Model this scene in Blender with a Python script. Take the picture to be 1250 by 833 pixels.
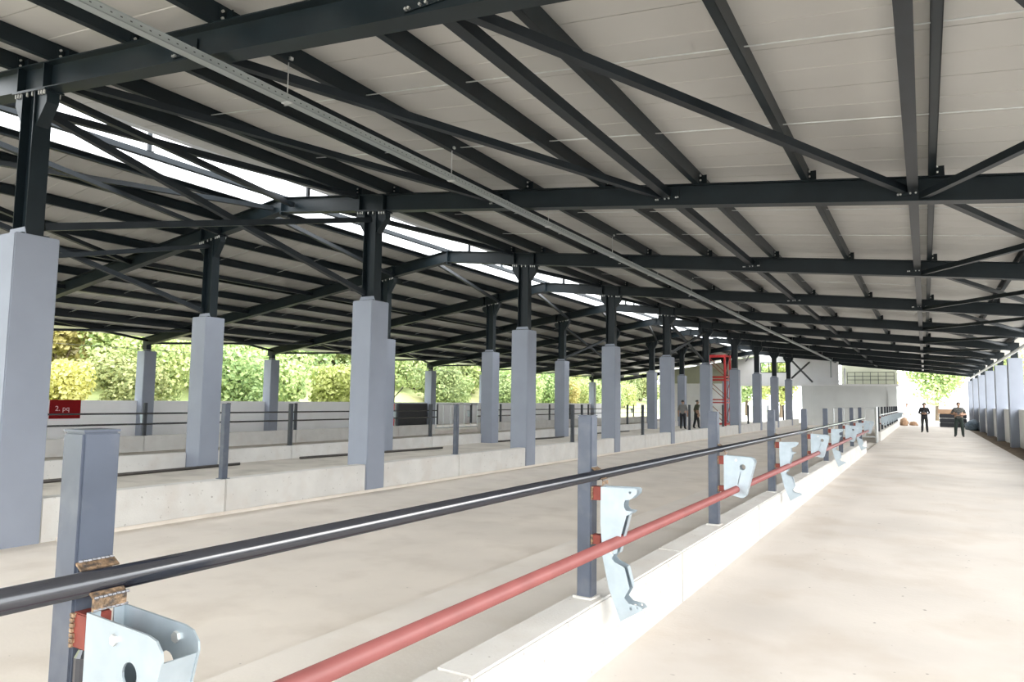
import bpy, bmesh, math, random
from mathutils import Vector, Matrix, noise

random.seed(7)
for o in list(bpy.data.objects):
    bpy.data.objects.remove(o)
SC = bpy.context.scene
COL = SC.collection
PI = math.pi

# ------------------------------------------------------------------ camera
CAM_H = 1.7277
F_PX, YAW, PITCH, ROLL = 859.95, math.radians(30.3445), math.radians(4.7624), math.radians(0.81)
cam_d = bpy.data.cameras.new('camera')
cam_d.sensor_fit = 'HORIZONTAL'
cam_d.sensor_width = 36.0
cam_d.lens = 36.0 * F_PX / 1250.0
cam_d.clip_start = 0.05
cam_d.clip_end = 600
cam = bpy.data.objects.new('camera', cam_d)
COL.objects.link(cam)
_f = Vector((-math.sin(YAW) * math.cos(PITCH), math.cos(YAW) * math.cos(PITCH), math.sin(PITCH)))
_r = Vector((math.cos(YAW), math.sin(YAW), 0))
_u = _r.cross(_f)
_r2 = _r * math.cos(ROLL) + _u * math.sin(ROLL)
_u2 = -_r * math.sin(ROLL) + _u * math.cos(ROLL)
cam.matrix_world = Matrix(((_r2.x, _u2.x, -_f.x, 0), (_r2.y, _u2.y, -_f.y, 0), (_r2.z, _u2.z, -_f.z, CAM_H), (0, 0, 0, 1)))
SC.camera = cam

# ------------------------------------------------------------------ sky, sun, exposure
w = bpy.data.worlds.new('sky')
SC.world = w
w.use_nodes = True
bg = w.node_tree.nodes['Background']
bg.inputs['Color'].default_value = (0.93, 0.97, 1.0, 1)
bg.inputs['Strength'].default_value = 1.0
sun_d = bpy.data.lights.new('sun', 'SUN')
sun_d.energy = 0.8
sun_d.angle = math.radians(45)
sun_d.color = (1.0, 0.96, 0.9)
sun = bpy.data.objects.new('sun', sun_d)
COL.objects.link(sun)
sun.rotation_euler = (0, math.radians(60), math.radians(-28))
SC.view_settings.view_transform = 'Standard'
SC.view_settings.look = 'None'
SC.view_settings.gamma = 1.0
SC.view_settings.use_curve_mapping = False
SC.view_settings.exposure = 2.52

# ------------------------------------------------------------------ materials
def new_mat(name):
    m = bpy.data.materials.new(name)
    m.use_nodes = True
    return m, m.node_tree.nodes, m.node_tree.links, m.node_tree.nodes['Principled BSDF']

def mat(name, col, rough=0.6, metal=0.0, var=0.08, scale=6.0, bump=0.0, bscale=40.0, spots=None, stain=None, spec=0.5):
    """colour with soft procedural variation; spots=(colour, scale, threshold); stain=(colour, scale, amount)"""
    m, N, L, b = new_mat(name)
    b.inputs['Roughness'].default_value = rough
    b.inputs['Metallic'].default_value = metal
    b.inputs['Specular IOR Level'].default_value = spec
    tc = N.new('ShaderNodeNewGeometry')
    n = N.new('ShaderNodeTexNoise')
    n.inputs['Scale'].default_value = scale
    n.inputs['Detail'].default_value = 5
    L.new(tc.outputs['Position'], n.inputs['Vector'])
    r = N.new('ShaderNodeValToRGB')
    r.color_ramp.elements[0].position = 0.3
    r.color_ramp.elements[1].position = 0.7
    r.color_ramp.elements[0].color = tuple(max(0, c * (1 - var)) for c in col) + (1,)
    r.color_ramp.elements[1].color = tuple(min(1, c * (1 + var)) for c in col) + (1,)
    L.new(n.outputs['Fac'], r.inputs['Fac'])
    out = r.outputs['Color']
    def layer(out, c2, sc, lo, hi, amt, det=4):
        n2 = N.new('ShaderNodeTexNoise')
        n2.inputs['Scale'].default_value = sc
        n2.inputs['Detail'].default_value = det
        L.new(tc.outputs['Position'], n2.inputs['Vector'])
        mr = N.new('ShaderNodeMapRange')
        mr.inputs['From Min'].default_value = lo
        mr.inputs['From Max'].default_value = hi
        mr.inputs['To Max'].default_value = amt
        L.new(n2.outputs['Fac'], mr.inputs['Value'])
        mx = N.new('ShaderNodeMix')
        mx.data_type = 'RGBA'
        L.new(mr.outputs['Result'], mx.inputs['Factor'])
        L.new(out, mx.inputs['A'])
        mx.inputs['B'].default_value = tuple(c2) + (1,)
        return mx.outputs['Result']
    if stain:
        out = layer(out, stain[0], stain[1], 0.5, 0.72, stain[2], 6)
    if spots:
        out = layer(out, spots[0], spots[1], spots[2], spots[2] + 0.04, 0.8, 1)
    L.new(out, b.inputs['Base Color'])
    if bump > 0:
        nb = N.new('ShaderNodeTexNoise')
        nb.inputs['Scale'].default_value = bscale
        nb.inputs['Detail'].default_value = 4
        L.new(tc.outputs['Position'], nb.inputs['Vector'])
        bp = N.new('ShaderNodeBump')
        bp.inputs['Strength'].default_value = bump
        bp.inputs['Distance'].default_value = 0.01
        L.new(nb.outputs['Fac'], bp.inputs['Height'])
        L.new(bp.outputs['Normal'], b.inputs['Normal'])
    return m

M = {}
M['stall'] = mat('stall_concrete', (0.74, 0.675, 0.60), 0.75, var=0.07, scale=0.9, bump=0.15, bscale=30,
                 stain=((0.57, 0.50, 0.42), 1.7, 0.5), spots=((0.25, 0.22, 0.19), 18, 0.78))
M['step'] = mat('step_concrete', (0.74, 0.69, 0.63), 0.75, var=0.06, scale=1.2, bump=0.2, bscale=30,
                stain=((0.62, 0.55, 0.47), 1.7, 0.5))
M['lane'] = mat('lane_concrete', (0.64, 0.59, 0.54), 0.8, var=0.09, scale=0.8, bump=0.25, bscale=25,
                stain=((0.53, 0.46, 0.39), 1.3, 0.6), spots=((0.25, 0.22, 0.19), 16, 0.77))
M['alley'] = mat('alley_concrete', (0.55, 0.505, 0.44), 0.8, var=0.1, scale=1.0, bump=0.2, bscale=25,
                 stain=((0.3, 0.27, 0.23), 1.5, 0.6))
M['kerb'] = mat('kerb_concrete', (0.62, 0.605, 0.575), 0.8, var=0.07, scale=2.5, bump=0.3, bscale=60,
                stain=((0.55, 0.5, 0.45), 3.0, 0.5), spots=((0.33, 0.31, 0.28), 22, 0.72))
M['pillar'] = mat('pillar_paint', (0.25, 0.275, 0.33), 0.6, var=0.05, scale=2.0, bump=0.12, bscale=35)
M['steel'] = mat('slate_steel', (0.008, 0.014, 0.018), 0.40, var=0.2, scale=3.0, spec=0.28)
M['steel2'] = mat('brace_steel', (0.011, 0.0155, 0.02), 0.42, var=0.2, scale=4.0, spec=0.3)
M['post'] = mat('post_paint', (0.062, 0.075, 0.105), 0.42, var=0.12, scale=7.0, stain=((0.13, 0.14, 0.16), 9, 0.5))
M['dpost'] = mat('dark_post_paint', (0.03, 0.036, 0.046), 0.45, var=0.12, scale=7.0)
M['rail'] = mat('black_pipe_paint', (0.014, 0.016, 0.024), 0.16, var=0.15, scale=5.0, spec=1.0)
M['bar'] = mat('bare_dark_bar', (0.05, 0.043, 0.037), 0.5, var=0.25, scale=8.0)
M['red'] = mat('red_primer', (0.27, 0.085, 0.08), 0.5, var=0.1, scale=6.0)
M['redlug'] = mat('red_lug_primer', (0.19, 0.032, 0.02), 0.6, var=0.15, scale=20.0)
M['redtower'] = mat('red_gloss', (0.42, 0.02, 0.02), 0.4, var=0.1, scale=5.0)
M['galv'] = mat('galvanised_sheet', (0.42, 0.485, 0.53), 0.42, metal=0.5, var=0.07, scale=14.0, stain=((0.38, 0.45, 0.50), 18, 0.5))
M['galvr'] = mat('galvanised_rod', (0.6, 0.62, 0.62), 0.4, metal=0.5, var=0.08, scale=14.0)
M['weld'] = mat('burnt_weld', (0.27, 0.18, 0.11), 0.5, metal=0.4, var=0.6, scale=60.0, bump=0.6, bscale=140,
                stain=((0.05, 0.048, 0.05), 70, 1.0))
M['seam'] = mat('weld_seam_metal', (0.22, 0.22, 0.23), 0.4, metal=0.5, var=0.3, scale=80)
M['panel'] = mat('roof_panel_lining', (0.50, 0.49, 0.465), 0.45, var=0.03, scale=1.2)
M['flash'] = mat('white_flashing', (0.82, 0.85, 0.88), 0.4, var=0.02)
M['white'] = mat('white_render', (0.86, 0.86, 0.87), 0.75, var=0.02, scale=1.5, stain=((0.76, 0.75, 0.73), 1.2, 0.5))
M['grey'] = mat('grey_render', (0.68, 0.695, 0.685), 0.75, var=0.03, scale=1.2, stain=((0.6, 0.61, 0.60), 0.9, 0.6))
M['beige'] = mat('cream_sheet', (0.42, 0.43, 0.33), 0.6, var=0.05, scale=1.0)
M['soil'] = mat('brown_soil', (0.17, 0.125, 0.085), 0.95, var=0.35, scale=5.0, bump=0.8, bscale=20)
M['ground'] = mat('pale_ground', (0.5, 0.47, 0.41), 0.9, var=0.15, scale=0.4)
M['hill'] = mat('grassy_earth', (0.40, 0.46, 0.20), 0.95, var=0.25, scale=0.5, stain=((0.5, 0.3, 0.22), 0.09, 0.9))
M['signred'] = mat('sign_red', (0.20, 0.003, 0.005), 0.7, var=0.06, spec=0.2)
M['ink'] = mat('pale_lettering', (0.75, 0.55, 0.55), 0.6, var=0.02)
M['blackboard'] = mat('black_board', (0.012, 0.013, 0.016), 0.5, var=0.2)
M['bark'] = mat('bark', (0.12, 0.09, 0.06), 0.9, var=0.3, scale=10)
M['bolt'] = mat('zinc_bolt', (0.62, 0.62, 0.6), 0.3, metal=0.6, var=0.05)
M['card'] = mat('cardboard', (0.42, 0.27, 0.17), 0.8, var=0.1)
M['crate'] = mat('black_plastic', (0.015, 0.017, 0.022), 0.45, var=0.1)
M['tarp'] = mat('blue_grey_tarp', (0.14, 0.19, 0.24), 0.6, var=0.3, scale=9)
M['skin'] = mat('skin', (0.36, 0.22, 0.15), 0.6, var=0.04)
M['hair'] = mat('black_hair', (0.012, 0.011, 0.011), 0.6, var=0.1)
M['clothblack'] = mat('black_cloth', (0.012, 0.013, 0.016), 0.8, var=0.15)
M['clothgreen'] = mat('dark_green_cloth', (0.022, 0.035, 0.03), 0.85, var=0.2)
M['clothcamo'] = mat('grey_patterned_cloth', (0.10, 0.10, 0.095), 0.85, var=0.5, scale=16)
M['clothgrey'] = mat('grey_cloth', (0.17, 0.165, 0.155), 0.85, var=0.1)
M['clotholive'] = mat('olive_cloth', (0.055, 0.058, 0.035), 0.85, var=0.15)
M['clothpale'] = mat('pale_cloth', (0.6, 0.6, 0.6), 0.85, var=0.05)
M['shoe'] = mat('dark_shoe', (0.015, 0.014, 0.013), 0.6)
M['phone'] = mat('black_phone', (0.01, 0.01, 0.012), 0.2)

def glass_mat():
    m, N, L, b = new_mat('pane_glass')
    b.inputs['Base Color'].default_value = (0.9, 0.97, 0.95, 1)
    b.inputs['Roughness'].default_value = 0.05
    b.inputs['Transmission Weight'].default_value = 1.0
    b.inputs['IOR'].default_value = 1.1
    return m
M['glass'] = glass_mat()

def tray_mat():
    m, N, L, b = new_mat('perforated_tray')
    b.inputs['Roughness'].default_value = 0.4
    b.inputs['Metallic'].default_value = 0.5
    tc = N.new('ShaderNodeTexCoord')
    sp = N.new('ShaderNodeSeparateXYZ')
    L.new(tc.outputs['Object'], sp.inputs['Vector'])
    def dist(axis, period):
        a = N.new('ShaderNodeMath'); a.operation = 'MULTIPLY'; a.inputs[1].default_value = 1 / period
        L.new(sp.outputs[axis], a.inputs[0])
        f = N.new('ShaderNodeMath'); f.operation = 'FRACT'
        L.new(a.outputs[0], f.inputs[0])
        s = N.new('ShaderNodeMath'); s.operation = 'SUBTRACT'; s.inputs[1].default_value = 0.5
        L.new(f.outputs[0], s.inputs[0])
        q = N.new('ShaderNodeMath'); q.operation = 'ABSOLUTE'
        L.new(s.outputs[0], q.inputs[0])
        return q.outputs[0]
    dy = dist('Y', 0.085); dz = dist('Z', 0.07)
    l1 = N.new('ShaderNodeMath'); l1.operation = 'LESS_THAN'; l1.inputs[1].default_value = 0.11
    L.new(dy, l1.inputs[0])
    l2 = N.new('ShaderNodeMath'); l2.operation = 'LESS_THAN'; l2.inputs[1].default_value = 0.08
    L.new(dz, l2.inputs[0])
    an = N.new('ShaderNodeMath'); an.operation = 'MULTIPLY'
    L.new(l1.outputs[0], an.inputs[0]); L.new(l2.outputs[0], an.inputs[1])
    mx = N.new('ShaderNodeMix'); mx.data_type = 'RGBA'
    L.new(an.outputs[0], mx.inputs['Factor'])
    mx.inputs['A'].default_value = (0.36, 0.39, 0.39, 1)
    mx.inputs['B'].default_value = (0.06, 0.06, 0.06, 1)
    L.new(mx.outputs['Result'], b.inputs['Base Color'])
    return m
M['tray'] = tray_mat()

def leaf_mat(name, dark, light, yellow=0.0):
    m, N, L, b = new_mat(name)
    gi = N.new('ShaderNodeNewGeometry')
    oi = N.new('ShaderNodeObjectInfo')
    r = N.new('ShaderNodeValToRGB')
    r.color_ramp.elements[0].color = tuple(dark) + (1,)
    r.color_ramp.elements[1].color = tuple(light) + (1,)
    L.new(gi.outputs['Random Per Island'], r.inputs['Fac'])
    hsv = N.new('ShaderNodeHueSaturation')
    mr = N.new('ShaderNodeMapRange')
    mr.inputs['To Min'].default_value = 0.465 - yellow
    mr.inputs['To Max'].default_value = 0.515
    L.new(oi.outputs['Random'], mr.inputs['Value'])
    L.new(mr.outputs['Result'], hsv.inputs['Hue'])
    mv = N.new('ShaderNodeMapRange')
    mv.inputs['To Min'].default_value = 0.75
    mv.inputs['To Max'].default_value = 1.3
    m2 = N.new('ShaderNodeMath'); m2.operation = 'FRACT'
    m3 = N.new('ShaderNodeMath'); m3.operation = 'MULTIPLY'; m3.inputs[1].default_value = 7.31
    L.new(oi.outputs['Random'], m3.inputs[0]); L.new(m3.outputs[0], m2.inputs[0]); L.new(m2.outputs[0], mv.inputs['Value'])
    L.new(mv.outputs['Result'], hsv.inputs['Value'])
    L.new(r.outputs['Color'], hsv.inputs['Color'])
    L.new(hsv.outputs['Color'], b.inputs['Base Color'])
    b.inputs['Roughness'].default_value = 0.6
    tr = N.new('ShaderNodeBsdfTranslucent')
    L.new(hsv.outputs['Color'], tr.inputs['Color'])
    ms = N.new('ShaderNodeMixShader')
    ms.inputs['Fac'].default_value = 0.35
    L.new(b.outputs['BSDF'], ms.inputs[1]); L.new(tr.outputs['BSDF'], ms.inputs[2])
    L.new(ms.outputs['Shader'], N['Material Output'].inputs['Surface'])
    return m
M['leaf'] = leaf_mat('leaf_green', (0.16, 0.25, 0.09), (0.52, 0.60, 0.28))
M['leafy'] = leaf_mat('leaf_yellow', (0.30, 0.34, 0.08), (0.62, 0.64, 0.26), 0.015)

# ------------------------------------------------------------------ mesh helpers
class MB:
    def __init__(self):
        self.v = []; self.f = []; self.mi = []
    def add(self, vs, fs, mi=0):
        n = len(self.v)
        self.v += [tuple(x) for x in vs]
        self.f += [tuple(i + n for i in f) for f in fs]
        self.mi += [mi] * len(fs)
        return self
    def box(self, x0, x1, y0, y1, z0, z1, mi=0):
        vs = [(x, y, z) for z in (z0, z1) for y in (y0, y1) for x in (x0, x1)]
        return self.add(vs, [(0, 2, 3, 1), (4, 5, 7, 6), (0, 1, 5, 4), (2, 6, 7, 3), (0, 4, 6, 2), (1, 3, 7, 5)], mi)
    def obox(self, p0, p1, a, b, up=(0, 0, 1), mi=0):
        """box along p0-p1, a = width across, b = height along 'up'"""
        p0 = Vector(p0); p1 = Vector(p1)
        d = (p1 - p0).normalized()
        s = d.cross(Vector(up))
        if s.length < 1e-4: s = d.cross(Vector((1, 0, 0)))
        s.normalize(); u = s.cross(d)
        vs = []
        for p in (p0, p1):
            for (i, j) in ((-1, -1), (1, -1), (1, 1), (-1, 1)):
                vs.append(p + s * (i * a / 2) + u * (j * b / 2))
        return self.add(vs, [(0, 1, 2, 3), (7, 6, 5, 4), (0, 4, 5, 1), (1, 5, 6, 2), (2, 6, 7, 3), (3, 7, 4, 0)], mi)
    def cyl(self, p0, p1, r, n=10, r1=None, mi=0):
        p0 = Vector(p0); p1 = Vector(p1); r1 = r if r1 is None else r1
        d = (p1 - p0).normalized()
        s = d.orthogonal().normalized(); u = d.cross(s)
        vs = []
        for p, rr in ((p0, r), (p1, r1)):
            for k in range(n):
                a = 2 * PI * k / n
                vs.append(p + s * (math.cos(a) * rr) + u * (math.sin(a) * rr))
        fs = [tuple(reversed(range(n))), tuple(range(n, 2 * n))]
        fs += [(k, (k + 1) % n, n + (k + 1) % n, n + k) for k in range(n)]
        return self.add(vs, fs, mi)
    def path(self, pts, r, n=8, mi=0):
        for a, b in zip(pts[:-1], pts[1:]): self.cyl(a, b, r, n, mi=mi)
        return self
    def prism(self, poly, axis, t0, t1, mi=0):
        """poly of 2-D points; axis 'y' -> (x,z) extruded along y; 'x' -> (y,z); 'z' -> (x,y)"""
        def P(a, b, t):
            return {'y': (a, t, b), 'x': (t, a, b), 'z': (a, b, t)}[axis]
        n = len(poly)
        vs = [P(a, b, t0) for a, b in poly] + [P(a, b, t1) for a, b in poly]
        fs = [tuple(range(n)), tuple(reversed(range(n, 2 * n)))]
        fs += [(k, k + n, (k + 1) % n + n, (k + 1) % n) for k in range(n)]
        return self.add(vs, fs, mi)
    def mesh(self, name, mats, smooth=False, bevel=0.0):
        me = bpy.data.meshes.new(name)
        me.from_pydata(self.v, [], self.f)
        for m in (mats if isinstance(mats, (list, tuple)) else [mats]):
            me.materials.append(M[m] if isinstance(m, str) else m)
        if any(self.mi): me.polygons.foreach_set('material_index', self.mi)
        bm = bmesh.new(); bm.from_mesh(me)
        bmesh.ops.recalc_face_normals(bm, faces=bm.faces)
        if bevel > 0:
            bmesh.ops.bevel(bm, geom=[e for e in bm.edges if e.calc_face_angle(0) > 0.5], offset=bevel, segments=2, affect='EDGES')
        bm.to_mesh(me); bm.free()
        if smooth:
            for p in me.polygons: p.use_smooth = True
        me.update()
        return me
    def build(self, name, mats, parent=None, loc=(0, 0, 0), smooth=False, bevel=0.0):
        return link(name, self.mesh(name, mats, smooth, bevel), parent, loc)

def link(name, me, parent=None, loc=(0, 0, 0)):
    o = bpy.data.objects.new(name, me)
    COL.objects.link(o)
    o.location = loc
    if parent: o.parent = parent
    return o

def tag(o, label=None, cat=None, group=None, kind=None):
    if label: o['label'] = label
    if cat: o['category'] = cat
    if group: o['group'] = group
    if kind: o['kind'] = kind
    return o

def empty(name, loc=(0, 0, 0), label=None, cat=None, group=None, rz=0, kind=None):
    o = bpy.data.objects.new(name, None)
    COL.objects.link(o)
    o.empty_display_size = 0.1
    o.location = loc; o.rotation_euler = (0, 0, rz)
    return tag(o, label, cat, group, kind)

def copy_tree(o, parent=None):
    c = o.copy(); COL.objects.link(c); c.parent = parent
    for ch in list(o.children): copy_tree(ch, c)
    return c

ORD = ['first', 'second', 'third', 'fourth', 'fifth', 'sixth', 'seventh', 'eighth', 'ninth', 'tenth', 'eleventh', 'twelfth',
       'thirteenth', 'fourteenth', 'fifteenth', 'sixteenth', 'seventeenth', 'eighteenth']

def plate_mesh(name, outer, holes, y0, y1, m):
    """sheet-metal plate in the X-Z plane with real holes, thickness along y"""
    bm = bmesh.new()
    edges = []
    for lp in [outer] + holes:
        vs = [bm.verts.new((a, y0, b)) for a, b in lp]
        for k in range(len(vs)): edges.append(bm.edges.new((vs[k], vs[(k + 1) % len(vs)])))
    bmesh.ops.triangle_fill(bm, use_beauty=True, use_dissolve=False, edges=edges)
    r = bmesh.ops.extrude_face_region(bm, geom=list(bm.faces))
    for v in [g for g in r['geom'] if isinstance(g, bmesh.types.BMVert)]: v.co.y = y1
    bmesh.ops.recalc_face_normals(bm, faces=bm.faces)
    return bm

# ------------------------------------------------------------------ dimensions (metres)
BAY, Y0, PW = 6.0, 9.934, 0.486
def fy(i): return Y0 + BAY * i + PW / 2            # centre line of frame i
FR = list(range(-1, 10))                           # frames
YS, YE = -5.5, 64.6                                # roof length
X1, X2, XL, XR = -8.855, -13.65, -25.4, 2.88       # faces of the pillar rows
def zr(x): return 4.62 - 0.112 * x                 # top of the right-hand rafters
def zl(x): return 5.93 + 0.143 * (x + 11.6)        # top of the left-hand rafters
XRIDGE, RD, PD = -11.6, 0.32, 0.20
Z_LANE, Z_ALLEY = 0.16, 0.14

# ------------------------------------------------------------------ ground and floors
tag(MB().box(-120, 120, -60, 200, -0.6, -0.06).build('floor', 'ground'), kind='structure')
tag(MB().box(-8.9, -3.69, -6.5, 64, -0.05, 0.0).build('floor', 'stall'), kind='structure')
tag(MB().box(-3.69, -1.85, -6.5, 64, -0.05, 0.07).build('floor', 'step', bevel=0.012), kind='structure')
tag(MB().box(-1.75, 2.45, -6.5, 72, -0.05, Z_LANE).build('floor', 'lane'), kind='structure')
tag(MB().box(-14.15, -9.0, -6.5, 64, -0.05, Z_ALLEY).build('floor', 'alley'), kind='structure')
tag(MB().box(-20.6, -14.15, -6.5, 64, -0.05, 0.0).build('floor', 'alley'), kind='structure')
tag(MB().box(-25.8, -20.65, -6.5, 64, -0.05, Z_LANE).build('floor', 'lane'), kind='structure')
# soil strip with an uneven surface beside the lane
def soil():
    mb = MB(); nx, ny = 6, 150
    for j in range(ny + 1):
        for i in range(nx + 1):
            x = 2.43 + 0.85 * i / nx; y = 2 + 68 * j / ny
            mb.v.append((x, y, 0.115 + 0.05 * noise.noise((x * 3, y * 1.3, 0)) + 0.03 * noise.noise((x * 8, y * 5, 4)) + 0.03 * i / nx))
    for j in range(ny):
        for i in range(nx):
            a = j * (nx + 1) + i
            mb.f.append((a, a + 1, a + nx + 2, a + nx + 1)); mb.mi.append(0)
    return mb.build('soil_strip', 'soil', smooth=True)
tag(soil(), 'strip of bare brown soil between the lane and the right-hand pillars', 'soil', kind='stuff')

# ------------------------------------------------------------------ low walls
tag(MB().box(-25.95, -25.72, -6.5, 64, -0.05, 1.49).build('wall_left', 'white', bevel=0.006), kind='structure')
tag(MB().box(3.16, 3.36, -6.5, 64, -0.05, 1.62).build('wall_right', 'white', bevel=0.006), kind='structure')

# ------------------------------------------------------------------ roof sheets: each panel its own piece
def panel_mesh(xa, xb, zf, name):
    za, zb = zf(xa) + PD + 0.004, zf(xb) + PD + 0.004
    mb = MB()
    # underside profile along y (1 m wide): two pans, a shallow mid groove, lips at the joints
    prof = [(0.006, 0.0), (0.485, 0.0), (0.492, 0.008), (0.508, 0.008), (0.515, 0.0), (0.994, 0.0)]
    n = len(prof)
    for (x, z) in ((xa, za), (xb, zb)):
        for (y, dz) in prof: mb.v.append((x, y, z + dz))
        mb.v.append((x, 0.994, z + 0.075)); mb.v.append((x, 0.006, z + 0.075))
    k = n + 2
    mb.f = [tuple(range(k)), tuple(reversed(range(k, 2 * k)))] + [(i, i + k, (i + 1) % k + k, (i + 1) % k) for i in range(k)]
    mb.mi = [0] * len(mb.f)
    return mb.mesh(name, 'panel')
for (xa, xb, zf) in ((-10.75, 3.75, zr), (-26.5, -12.43, zl)):
    root = empty('ceiling', (0, YS, 0), kind='structure')
    me = panel_mesh(xa, xb, zf, 'roof_panel')
    for k in range(int(YE - YS) + 1):
        link('roof_panel', me, root, (0, k, 0))
    # outer skin joins the panels and keeps the joints dark
    za, zb = zf(xa) + PD, zf(xb) + PD
    MB().prism([(xa, za + 0.079), (xb, zb + 0.079), (xb, zb + 0.10), (xa, za + 0.10)], 'y', 0, int(YE - YS) + 1).build('outer_skin', 'flash', root)
    xe, ze = (xa, za) if zf is zr else (xb, zb)
    s = -1 if zf is zr else 1
    # folded white flashing along the ridge opening
    lo = 0.0 if zf is zr else 0.15
    MB().prism([(xe + s * 0.14, ze - lo), (xe + s * 0.15, ze - lo + 0.012), (xe + s * 0.01, ze + 0.125), (xe, ze + 0.113)], 'y', 0, int(YE - YS) + 1).build('flashing', 'flash', root)

# ------------------------------------------------------------------ purlins
def purlin(x, zf, label, group, flip=1):
    z = zf(x); L0, L1 = YS + 0.1, YE - 0.1
    mb = MB()
    mb.box(x - 0.004, x + 0.004, L0, L1, z, z + PD)
    xa, xb = sorted((x, x - flip * 0.075))
    mb.box(xa, xb, L0, L1, z, z + 0.006)
    mb.box(xa, xb, L0, L1, z + PD - 0.004, z + PD)
    e = x - flip * 0.075
    mb.box(e - 0.003, e + 0.003, L0, L1, z, z + 0.025)
    return tag(mb.build('purlin', 'steel'), label, 'purlin', group)
PXR = [-9.53, -8.6, -7.12, -5.7, -4.25, -2.78, -1.29, 0.2, 1.68, 3.05]
for k, x in enumerate(PXR):
    purlin(x, zr, '%s dark purlin below the ridge opening under the right-hand roof slope' % ORD[k], 'purlins of the right-hand roof')
PXL = [-12.52, -13.6, -14.9, -16.35, -17.8, -19.25, -20.7, -22.15, -23.6, -25.1]
for k, x in enumerate(PXL):
    purlin(x, zl, '%s dark purlin below the ridge opening under the left-hand roof slope' % ORD[k], 'purlins of the left-hand roof', -1)

# ------------------------------------------------------------------ rafters
TIES_R = (-6.25, -3.27, -0.05)
def rafter(xa, xb, zf, y, name_label, group, head_x, pxs):
    root = empty('steel_rafter', ((xa + xb) / 2, y, zf((xa + xb) / 2) - RD), name_label, 'rafter', group)
    ox, oy, oz = root.location
    def poly(mb, lo, hi, y0, y1):
        mb.prism([(xa - ox, zf(xa) + lo - oz), (xb - ox, zf(xb) + lo - oz), (xb - ox, zf(xb) + hi - oz), (xa - ox, zf(xa) + hi - oz)], 'y', y0, y1)
    mb = MB(); poly(mb, -RD + 0.012, -0.012, -0.004, 0.004); mb.build('web', 'steel', root)
    mb = MB(); poly(mb, -0.012, 0.0, -0.1, 0.1); mb.build('top_flange', 'steel', root)
    mb = MB(); poly(mb, -RD, -RD + 0.012, -0.1, 0.1); mb.build('bottom_flange', 'steel', root)
    for x in (head_x - 0.3, head_x + 0.3, xa if abs(xa - XRIDGE) < 1 else xb):
        z = zf(x) - oz
        MB().box(x - ox - 0.008, x - ox + 0.008, -0.098, 0.098, z - RD - (0.06 if abs(x - XRIDGE) < 0.3 else 0), z).build(
            'end_plate' if abs(x - XRIDGE) < 0.3 else 'stiffener', 'steel', root)
    for x in (TIES_R if zf is zr else ()):
        z = zf(x) - oz - 0.13
        gs = MB().box(x - ox - 0.19, x - ox + 0.19, -0.022, -0.01, z - 0.09, z + 0.03).build('tie_gusset', 'steel', root)
        gb = MB()
        if y < 24:
            for dx in (-0.17, -0.14, -0.03, 0.03, 0.14, 0.17): gb.cyl((x - ox + dx, -0.045, z - 0.072), (x - ox + dx, -0.02, z - 0.072), 0.013, 6)
            tag(gb.build('bolts', 'bolt', gs), kind='stuff')
    s = 1 if zf is zr else -1
    for x in pxs:
        if not (min(xa, xb) < x < max(xa, xb)): continue
        z = zf(x) - oz; a, b = sorted((x - ox + s * 0.005, x - ox + s * 0.012))
        c = MB().box(a, b, -0.06, 0.06, z, z + 0.17)
        c.box(*sorted((x - ox + s * 0.012, x - ox + s * 0.10)), 0.02, 0.03, z, z + 0.15)
        cl = c.build('purlin_cleat', 'steel', root)
        bm_ = MB()
        for zz in (0.06, 0.13):
            xx = x - ox + s * 0.012
            bm_.cyl((xx, -0.03, z + zz), (xx + s * 0.02, -0.03, z + zz), 0.014, 6)
        if abs(y) < 30: bm_.build('bolts', 'bolt', cl)['kind'] = 'stuff'
    return root
for n, i in enumerate(FR):
    rafter(XRIDGE + 0.01, 3.3, zr, fy(i), '%s steel rafter from the camera carrying the right-hand roof' % ORD[n], 'rafters of the right-hand roof', X1 - PW / 2, PXR)
    rafter(-25.95, XRIDGE - 0.01, zl, fy(i), '%s steel rafter from the camera carrying the left-hand roof' % ORD[n], 'rafters of the left-hand roof', X2 - PW / 2, PXL)

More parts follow.
